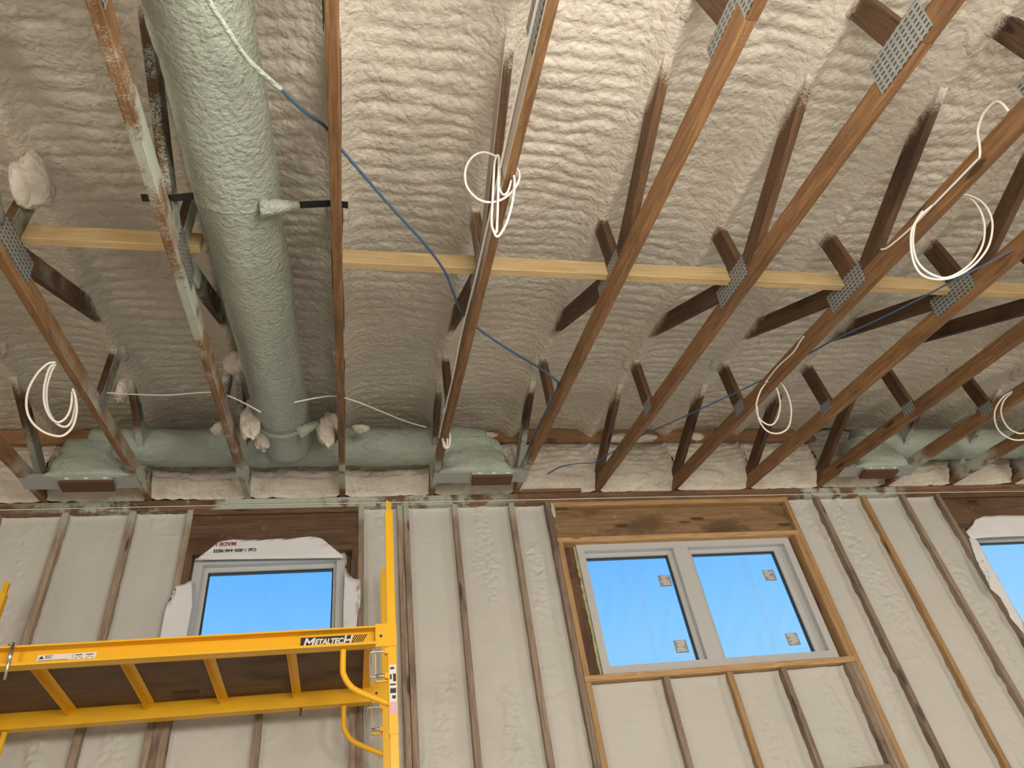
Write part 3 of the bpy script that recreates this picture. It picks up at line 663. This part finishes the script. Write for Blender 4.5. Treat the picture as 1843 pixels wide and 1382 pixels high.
# hanger straps round the fat duct
def strap(s_, pts_l, pts_r, label, w=.03):
    y = D - s_; z = zc(y, .235); k = (y - 1.2) / (3.985 - 1.2); cx = -.470 + .046 * k
    t = empty('duct_strap', (cx, y, z), label, 'strap', 'duct hanger straps')
    arc = [(cx + .166 * math.cos(a), y, z + .166 * math.sin(a)) for a in np.linspace(math.radians(212), math.radians(306), 24)]
    def band(nm, path, mat):
        vs = []; fs = []
        for q in path:
            q = Vector(q); vs += [(q.x, q.y - w / 2, q.z), (q.x, q.y + w / 2, q.z), (q.x, q.y + w / 2, q.z + .003), (q.x, q.y - w / 2, q.z + .003)]
        for a in range(len(path) - 1):
            b = a * 4
            fs += [(b + j, b + (j + 1) % 4, b + 4 + (j + 1) % 4, b + 4 + j) for j in range(4)]
        fs += [(3, 2, 1, 0), tuple(len(vs) - 4 + j for j in range(4))]
        mb = MB(); mb.add(vs, fs); mb.build(nm, mat, t)
    band('sling', arc, 'ductfoam')
    band('strap_end', [arc[0]] + pts_l(y, z, cx), 'black'); 
    rp = pts_r(y, z, cx); mid = Vector(arc[-1]).lerp(Vector(rp[0]), .55)
    mb = MB(); mb.tube([arc[-1], tuple(mid)], [.046, .016], 12, False, .8); mb.build('foam_sleeve', 'ductfoam', t, True)
    band('strap_end', [tuple(mid)] + rp, 'black')
strap(2.62, lambda y, z, cx: [(tx(2) + .02, y, zc(y, .125)), (tx(2) - .085, y, zc(y, .115))], lambda y, z, cx: [(tx(3) - .02, y, zc(y, .155)), (tx(3) + .045, y, zc(y, .15))], 'black strap slinging the fat duct half way up', .030)
strap(.78, lambda y, z, cx: [(tx(2) + .02, y, zc(y, .24))], lambda y, z, cx: [(tx(3) - .01, y, zc(y, .26))], 'green sprayed strap slinging the fat duct near the wall', .026)

# ------------------------------------------------------------------ scaffold
sx1, sx0, yf, yr = .180, -1.882, 3.40, 4.13
def zr(z): return z + CZ
sc = empty('rolling_scaffold', ((sx0 + sx1) / 2, (yf + yr) / 2, 0), 'yellow steel scaffold with a brown plywood deck standing before the left window', 'scaffold')
for x, sgn in ((sx1, 1), (sx0, -1)):
    for y in (yf, yr):
        mb = MB(); q = .0195
        mb.box((x - q, y - q, zr(1.035)), (x + q, y + q, zr(2.165))); po = mb.build('post', 'yellow', sc)
        mb = MB(); mb.box((x - .012, y - .012, zr(2.165)), (x + .001, y + .012, zr(2.236))); mb.box((x + .003, y - .012, zr(2.165)), (x + .013, y + .012, zr(2.230))); mb.build('coupling_pin', 'yellow', po)
        mb = MB(); mb.box((x - .0165, y - .0165, .16), (x + .0185, y + .0165, zr(1.035))); mb.build('lower_post', 'yellow', sc)
        # caster
        mb = MB(); mb.tube([(x, y, .15), (x, y, .10)], .014, 8); mb.tube([(x - .018, y, .064), (x + .018, y, .064)], .062, 18); mb.build('caster', 'black', sc)
        # bracket plate where the rail hooks the post
        mb = MB(); xa, xb = (x - .075 * sgn, x + .0 * sgn); yy = y - .024 if y == yf else y - .0235
        mb.box((xa, yy, zr(1.425)), (xb + .022 * sgn, yy + .004, zr(1.535))); br = mb.build('rail_bracket', 'yellow', sc)
        mb = MB(); mb.tube([(x - .05 * sgn, yy - .001, zr(1.475)), (x - .05 * sgn, yy + .001, zr(1.475))], .007, 12); mb.build('hole', 'ink', br)
        # knee brace
        kx = x - .222 * sgn
        mb = MB(); mb.tube(spline([(kx, y, zr(1.43)), (kx, y, zr(1.345)), (kx + .004 * sgn, y, zr(1.315)), (kx + .030 * sgn, y, zr(1.268)), (kx + .075 * sgn, y, zr(1.232)), (x - .012 * sgn, y, zr(1.168))], 6), .0135, 12); mb.build('knee_brace', 'yellow', sc, True)
        # wire latch
        lx = x - .028 * sgn; z0, z1 = zr(1.355), zr(1.425)
        mb = MB(); zt, zb_ = zr(1.405), zr(1.29)
        mb.tube(spline([(x - .018 * sgn, y - .01, zt), (x - .085 * sgn, y - .012, zt), (x - .100 * sgn, y - .012, zt - .012), (x - .100 * sgn, y - .012, zb_ + .012), (x - .085 * sgn, y - .012, zb_), (x - .018 * sgn, y - .01, zb_)], 5), .0045, 8); mb.build('latch_wire', 'steel', sc, True)
        mb = MB(); mb.tube([(x - .075 * sgn, y - .012, zb_ + .002), (x - .018 * sgn, y - .012, zb_ + .002)], .008, 10); mb.build('spring', 'steel', sc, True)
        for zz in (zt, zb_):
            mb = MB(); mb.box((x - .034 * sgn, y - .020, zz - .012), (x - .018 * sgn, y + .006, zz + .012)); mb.build('latch_lug', 'yellow', sc)
        mb = MB(); mb.box((x - .075 * sgn, y - .004, zb_ - .022), (x - .018 * sgn, y + .006, zb_ - .014)); mb.box((x - .077 * sgn, y - .004, zb_ - .022), (x - .073 * sgn, y + .006, zb_ + .11)); mb.build('latch_strip', 'yellow', sc)
    for zz in (.30, .62, .94, 1.26, 1.58, 1.90, 2.22):
        mb = MB(); mb.tube([(x, yf + .018, zz), (x, yr - .018, zz)], .0135, 10); mb.build('rung', 'yellow', sc, True)
# side rails (C channels)
def rail(y, out, nm):
    mb = MB(); z0, z1 = zr(1.434), zr(1.522); xa, xb = sx0 + .03, sx1 - .075
    yw = y + .020 * out; mb.box((xa, yw - .0015, z0), (xb, yw + .0015, z1))
    for a, b in ((z0, z0 + .004), (z1 - .004, z1)): mb.box((xa, y - .034 * out, a), (xb, yw, b))
    mb.box((xa, y - .036 * out, z0), (xb, y - .032 * out, z0 + .012)); mb.box((xa, y - .036 * out, z1 - .008), (xb, y - .032 * out, z1))
    return mb.build(nm, 'yellow', sc)
rf = rail(yf, 1, 'side_rail'); rail(yr, -1, 'side_rail')
xs_c = [PZ(u, v, zr(1.50)).x for u, v in ((100, 1240), (250, 1230), (390, 1220), (530, 1212))]
xs_c += [xs_c[-1] + .36, xs_c[0] - .40]
for x in xs_c:
    mb = MB(); mb.box((x - .020, yf + .021, zr(1.506)), (x + .020, yr - .021, zr(1.509))); mb.box((x - .020, yf + .021, zr(1.478)), (x - .017, yr - .021, zr(1.509))); mb.build('deck_crossbar', 'yellow', sc)
lm = bpy.data.objects  # deck board
bar('deck_board', (sx0 + .05, (yf + yr) / 2, zr(1.5175)), (sx1 - .09, (yf + yr) / 2, zr(1.5175)), yr - yf - .046, .014, 'ply', sc)
c = PZ(335, 1246, zr(1.51)); mb = MB(); mb.box((c.x - .06, c.y - .012, zr(1.502)), (c.x + .06, c.y + .012, zr(1.5103))); mb.build('deck_plate', 'card', sc)
c = PY(541, 1285, yr); mb = MB(); mb.tube([(c.x, yr, zr(1.436)), (c.x, yr, zr(1.395))], .006, 8); mb.build('bolt', 'card', sc)
# spring pin on the front rail
mb = MB(); a, b = PY(24, 1158, yf - .045), PY(8, 1223, yf - .045); mb.tube([a, b], .0055, 8); mb.tube([a.lerp(b, .12), a.lerp(b, .55)], .0095, 10); mb.tube([a, a + Vector((-.02, .012, 0))], .006, 8); mb.build('spring_pin', 'steel', sc, True)
# METALTECH decal
yd = yf + .0175
cL, cR = PY(541, 1152, yd), PY(648, 1147, yd); zm = zr(1.4765); hd = .030
mb = MB(); mb.box((cL.x, yd, zm - hd), (cR.x - .034, yd + .0008, zm + hd)); dec = mb.build('decal', 'ink', rf); tag(dec, 'black maker decal with white slanted lettering')
mb = MB()
for k in range(7):
    x = cR.x - .074 + k * .0105; z0, z1 = zm - hd, zm + hd
    mb.add([(x, yd - .0001, z0), (x + .006, yd - .0001, z0), (x + .046, yd - .0001, z1), (x + .040, yd - .0001, z1)], [(0, 1, 2, 3)])
mb.build('decal_stripes', 'ink', rf)
def decal_text(body, x0, x1, z, size, shear=.25):
    t = text_obj('lettering', body, size, facing(0, yd - .0012, z), 'paper', rf, shear, 'LEFT', .0016)
    xs_ = [v.co.x for v in t.data.vertices]; k = (x1 - x0) / (max(xs_) - min(xs_))
    t.matrix_world = facing(x0 - min(xs_) * k, yd - .0012, z) @ Matrix.Diagonal((k, 1, 1, 1))
Ld = cR.x - cL.x
decal_text('M', cL.x + .012, cL.x + .068, zm + .000, .062); decal_text('ETALTEC', cL.x + .064, cL.x + .196, zm + .003, .038); decal_text('H', cL.x + .192, cL.x + .240, zm + .004, .062)
# warning sticker
wl, wr_ = PY(67, 1184, yd), PY(173, 1178, yd); mb = MB(); zw = zr(1.471); mb.box((wl.x, yd, zw - .026), (wr_.x, yd + .0008, zw + .026)); wsk = mb.build('warning_label', 'paper', rf); Lw = wr_.x - wl.x
mb = MB()
for k in range(4): mb.box((wl.x + .006, yd - .0003, zw - .021 + k * .0065), (wl.x + Lw * (.56 - .03 * (k % 2)), yd, zw - .0185 + k * .0065))
for k in range(3): mb.box((wl.x + .030, yd - .0003, zw + .009 + k * .005), (wl.x + .052 + .008 * (k != 1), yd, zw + .0115 + k * .005))
mb.add([(wl.x + .006, yd - .0003, zw + .007), (wl.x + .027, yd - .0003, zw + .007), (wl.x + .0165, yd - .0003, zw + .022)], [(0, 1, 2)])
mb.box((wl.x + Lw * .60, yd - .0003, zw - .024), (wl.x + Lw * .606, yd, zw + .024))
for q in (.64, .83):
    x = wl.x + Lw * q
    mb.box((x, yd - .0003, zw + .015), (x + .028, yd, zw + .019))
    for p0, p1 in (((0, .002), (.014, .010)), ((.014, .010), (.032, .002)), ((.032, .002), (.018, -.006)), ((.018, -.006), (0, .002)), ((.006, -.002), (.006, -.018)), ((.012, -.004), (.010, -.02)), ((.006, -.018), (.012, -.014))):
        mb.tube([(x + p0[0], yd, zw + p0[1]), (x + p1[0], yd, zw + p1[1])], .0008, 4)
mb.build('print', 'ink', wsk)
# label strip on the front post
yp = yf - .0195
def strip(v0, v1, mat, x0=-.014, x1=.016, nm='post_label', par=sc):
    z0, z1 = PY(712, v0, yp).z, PY(712, v1, yp).z; mb = MB(); mb.box((sx1 + x0, yp - .001, z0), (sx1 + x1, yp - .0002, z1)); return mb.build(nm, mat, par)
pl = strip(1196, 1262, 'paper'); strip(1262, 1285, 'pink')
for v0, v1, a, b in ((1212, 1226, .002, .015), (1213, 1222, -.012, -.004), (1230, 1233, -.012, .013), (1238, 1247, -.012, .014), (1251, 1257, -.004, .012), (1200, 1204, -.010, .008)):
    z0, z1 = PY(712, v0, yp).z, PY(712, v1, yp).z; mb = MB(); mb.box((sx1 + a, yp - .0016, z0), (sx1 + b, yp - .0009, z1)); mb.build('print', 'ink', pl)

# ------------------------------------------------------------------ cables
def cable(name, paths, r, mat, label, group, cat='cable'):
    if len(paths) == 1:
        mb = MB(); mb.tube(spline(paths[0], 8), r, 7); o = mb.build(name, mat, None, True); return tag(o, label, cat, group)
    t = empty(name, paths[0][0], label, cat, group)
    for p in paths:
        mb = MB(); mb.tube(spline(p, 10), r, 7); mb.build('strand', mat, t, True)
    return t
WG, CG, BG = 'white cables along the framing', 'coils of white cable hung on trusses', 'blue data cables'
def yplane(u, v, i, off=-.03): return PX(u, v, tx(i) + off).y
# middle coil on truss 4
y4 = yplane(893, 290, 4, -.02) - .03
P4 = lambda pts, dy=0: [PY(u, v, y4 + dy) for u, v in pts]
cable('cable_coil', [P4([(893, 281), (870, 274), (850, 283), (838, 305), (840, 335), (860, 358), (885, 364), (910, 355), (929, 335), (935, 315), (927, 298), (915, 292), (905, 295), (900, 310), (898, 335), (905, 350), (914, 345), (920, 325)]),
                     P4([(892, 420), (885, 405), (886, 370), (888, 330), (890, 295), (894, 280), (898, 285), (897, 320), (896, 370), (894, 418)], -.012),
                     P4([(908, 285), (915, 280), (922, 300), (926, 330), (922, 365), (912, 400), (900, 422), (893, 425), (888, 415)], -.02)], .0042, 'white',
      'tangled white cable loop hanging on the middle truss', CG)
# two coils on truss 7
y7 = yplane(1681, 368, 7); P7 = lambda pts, dy=0: [PY(u, v, y7 + dy) for u, v in pts]
cable('cable_coil', [P7([(1681, 368), (1700, 355), (1735, 350), (1765, 362), (1782, 385), (1786, 412), (1778, 445), (1755, 475), (1725, 495), (1695, 503), (1665, 498), (1648, 480), (1640, 450), (1641, 415), (1655, 390), (1680, 368)]),
                     P7([(1681, 370), (1705, 353), (1740, 355), (1760, 372), (1771, 400), (1770, 435), (1755, 465), (1730, 488), (1700, 500), (1670, 490), (1650, 468), (1643, 435), (1648, 400), (1660, 380)], .012)], 0.0042, 'white',
      'large round white cable coil high on a right-hand truss', CG)
cable('white_cable', [[PX(u, v, tx(7) - .026) for u, v in [(1586, 449), (1600, 444), (1640, 410), (1680, 369), (1752, 295)]] + [PX(u, v, tx(7) - .03) for u, v in [(1763, 282), (1763, 260), (1760, 235), (1770, 205), (1790, 184), (1803, 186), (1815, 200)]]], .0050, 'white', 'white cable feeding the large coil high on a right-hand truss', WG)
y7b = yplane(1378, 690, 7); P7b = lambda pts, dy=0: [PY(u, v, y7b + dy) for u, v in pts]
cable('cable_coil', [P7b([(1378, 690), (1368, 705), (1361, 730), (1366, 752), (1385, 765), (1398, 755), (1404, 730), (1400, 705), (1390, 688), (1378, 686)]),
                     P7b([(1378, 688), (1395, 685), (1410, 695), (1421, 720), (1424, 745), (1418, 770), (1400, 780), (1380, 775), (1366, 755), (1362, 730)], -.01)], .0046, 'white', 'small white cable coil low on a right-hand truss above the double window', CG)
cable('white_cable', [[PX(u, v, tx(7) - .026) for u, v in [(1447, 605), (1440, 615), (1427, 635), (1400, 660), (1378, 688)]]], .0046, 'white', 'white cable feeding the small coil low on a right-hand truss', WG)
# coil on truss 1
y1_ = yplane(95, 655, 1, .03); P1 = lambda pts, dy=0: [PY(u, v, y1_ + dy) for u, v in pts]
cable('cable_coil', [P1([(100, 652), (85, 655), (65, 675), (50, 705), (48, 735), (58, 760), (80, 778), (105, 785), (120, 780), (132, 765), (138, 740), (136, 715), (131, 700)]),
                     P1([(98, 654), (88, 665), (80, 695), (80, 725), (90, 750), (105, 760), (120, 750), (128, 730), (130, 705)], .01), P1([(100, 655), (92, 670), (84, 700), (86, 735), (100, 760), (118, 768), (130, 755), (135, 725), (131, 700)], .02)], .0048, 'white', 'white cable coil on the truss left of the fat duct', CG)
y10 = yplane(1820, 705, 10); P10 = lambda pts, dy=0: [PY(u, v, y10 + dy) for u, v in pts]
cable('cable_coil', [P10([(1822, 704), (1805, 715), (1792, 735), (1790, 755), (1798, 775), (1815, 788), (1835, 792), (1860, 785), (1870, 755), (1860, 720), (1840, 703), (1822, 702)]),
                     P10([(1822, 706), (1806, 722), (1802, 745), (1815, 770), (1840, 780), (1862, 765), (1862, 730), (1845, 708)], .01)], .0048, 'white', 'white cable coil cut by the right edge of the picture', CG)
# cable running down truss 4 with drooping loops at the foot
s4 = lambda pts: [PX(u, v, tx(4) - .026) for u, v in pts]
cl4 = [Vector((tx(4) - .024, D - s, zc(D - s, c))) for s, c in ((4.6, .05), (3.9, .06), (3.3, .07), (2.9, .06), (2.4, .05), (1.9, .075), (1.5, .05), (1.1, .06), (.80, .05))]
y4b = cl4[-1].y - .07
cable('white_cable', [cl4, [PY(u, v, y4b) for u, v in [(800, 735), (797, 760), (797, 790), (800, 805), (805, 802), (804, 770), (802, 740)]], [PY(u, v, y4b - .01) for u, v in [(802, 735), (806, 765), (810, 785), (809, 800), (804, 806), (799, 795)]]], .0056, 'white', 'white cable clipped down the middle truss, ending in a drooping loop at its foot', WG)
# thin cable slung across under the ducts
cable('white_cable', [[PC(180, 706, .15), PC(230, 709, .14), PC(300, 711, .13), PC(380, 706, .12), PC(420, 716, .11), PC(470, 742, .05)]], .004, 'white', 'thin white cable slung from the left truss to the fat duct', WG)
cable('white_cable', [[PC(530, 724, .05), PC(570, 716, .08), PC(602, 713, .10), PC(640, 722, .10), PC(690, 742, .11), PC(730, 758, .13), PC(768, 769, .16)]], .004, 'white', 'thin white cable slung right of the fat duct', WG)
# string along the top plate
pts = [PY(u, v, D - .008) for u, v in [(-200, 924), (0, 918), (320, 911), (640, 905.5), (980, 899), (1203, 894), (1500, 889), (1843, 884), (2100, 880)]]
cable('white_string', [pts], .0026, 'white', 'thin white string stretched along the top plate of the wall', None, 'string')
# blue data cables
cable('blue_cable', [[PC(u, v, c) for u, v, c in [(505, 160, .03), (535, 190, .04), (560, 210, .05), (586, 229, .06), (612, 265, .06), (650, 310, .05), (700, 368, .05), (765, 440, .05), (800, 488, .05), (815, 525, .06), (832, 562, .10), (865, 595, .12), (920, 632, .12), (975, 665, .12), (995, 680, .08), (1004, 694, .07)]] + [PX(u, v, tx(5) - .025) for u, v in [(985, 735), (965, 775), (950, 810), (946, 826)]]], .0058, 'blue', 'blue cable crossing the middle bays down to the truss at the middle register', BG)
cable('blue_cable', [[PC(u, v, c) for u, v, c in [(985, 853, .06), (1010, 840, .05), (1040, 834, .05), (1070, 832, .05), (1100, 815, .06), (1150, 786, .10), (1200, 764, .10), (1280, 727, .10), (1375, 682, .10), (1440, 646, .10), (1500, 612, .10), (1580, 575, .09), (1660, 535, .06), (1720, 503, .03), (1765, 480, .03), (1843, 440, .05)]]], .0045, 'blue', 'blue cable rising to the right across the trusses above the double window', BG)
cable('green_sprayed_cable', [[PC(u, v, c) for u, v, c in [(350, -50, -.0), (378, 5, .0), (410, 55, .0), (440, 100, .01), (470, 130, .02), (505, 160, .03)]]], .0085, 'ductfoam', 'foam coated end of the blue cable passing under the fat duct', None)
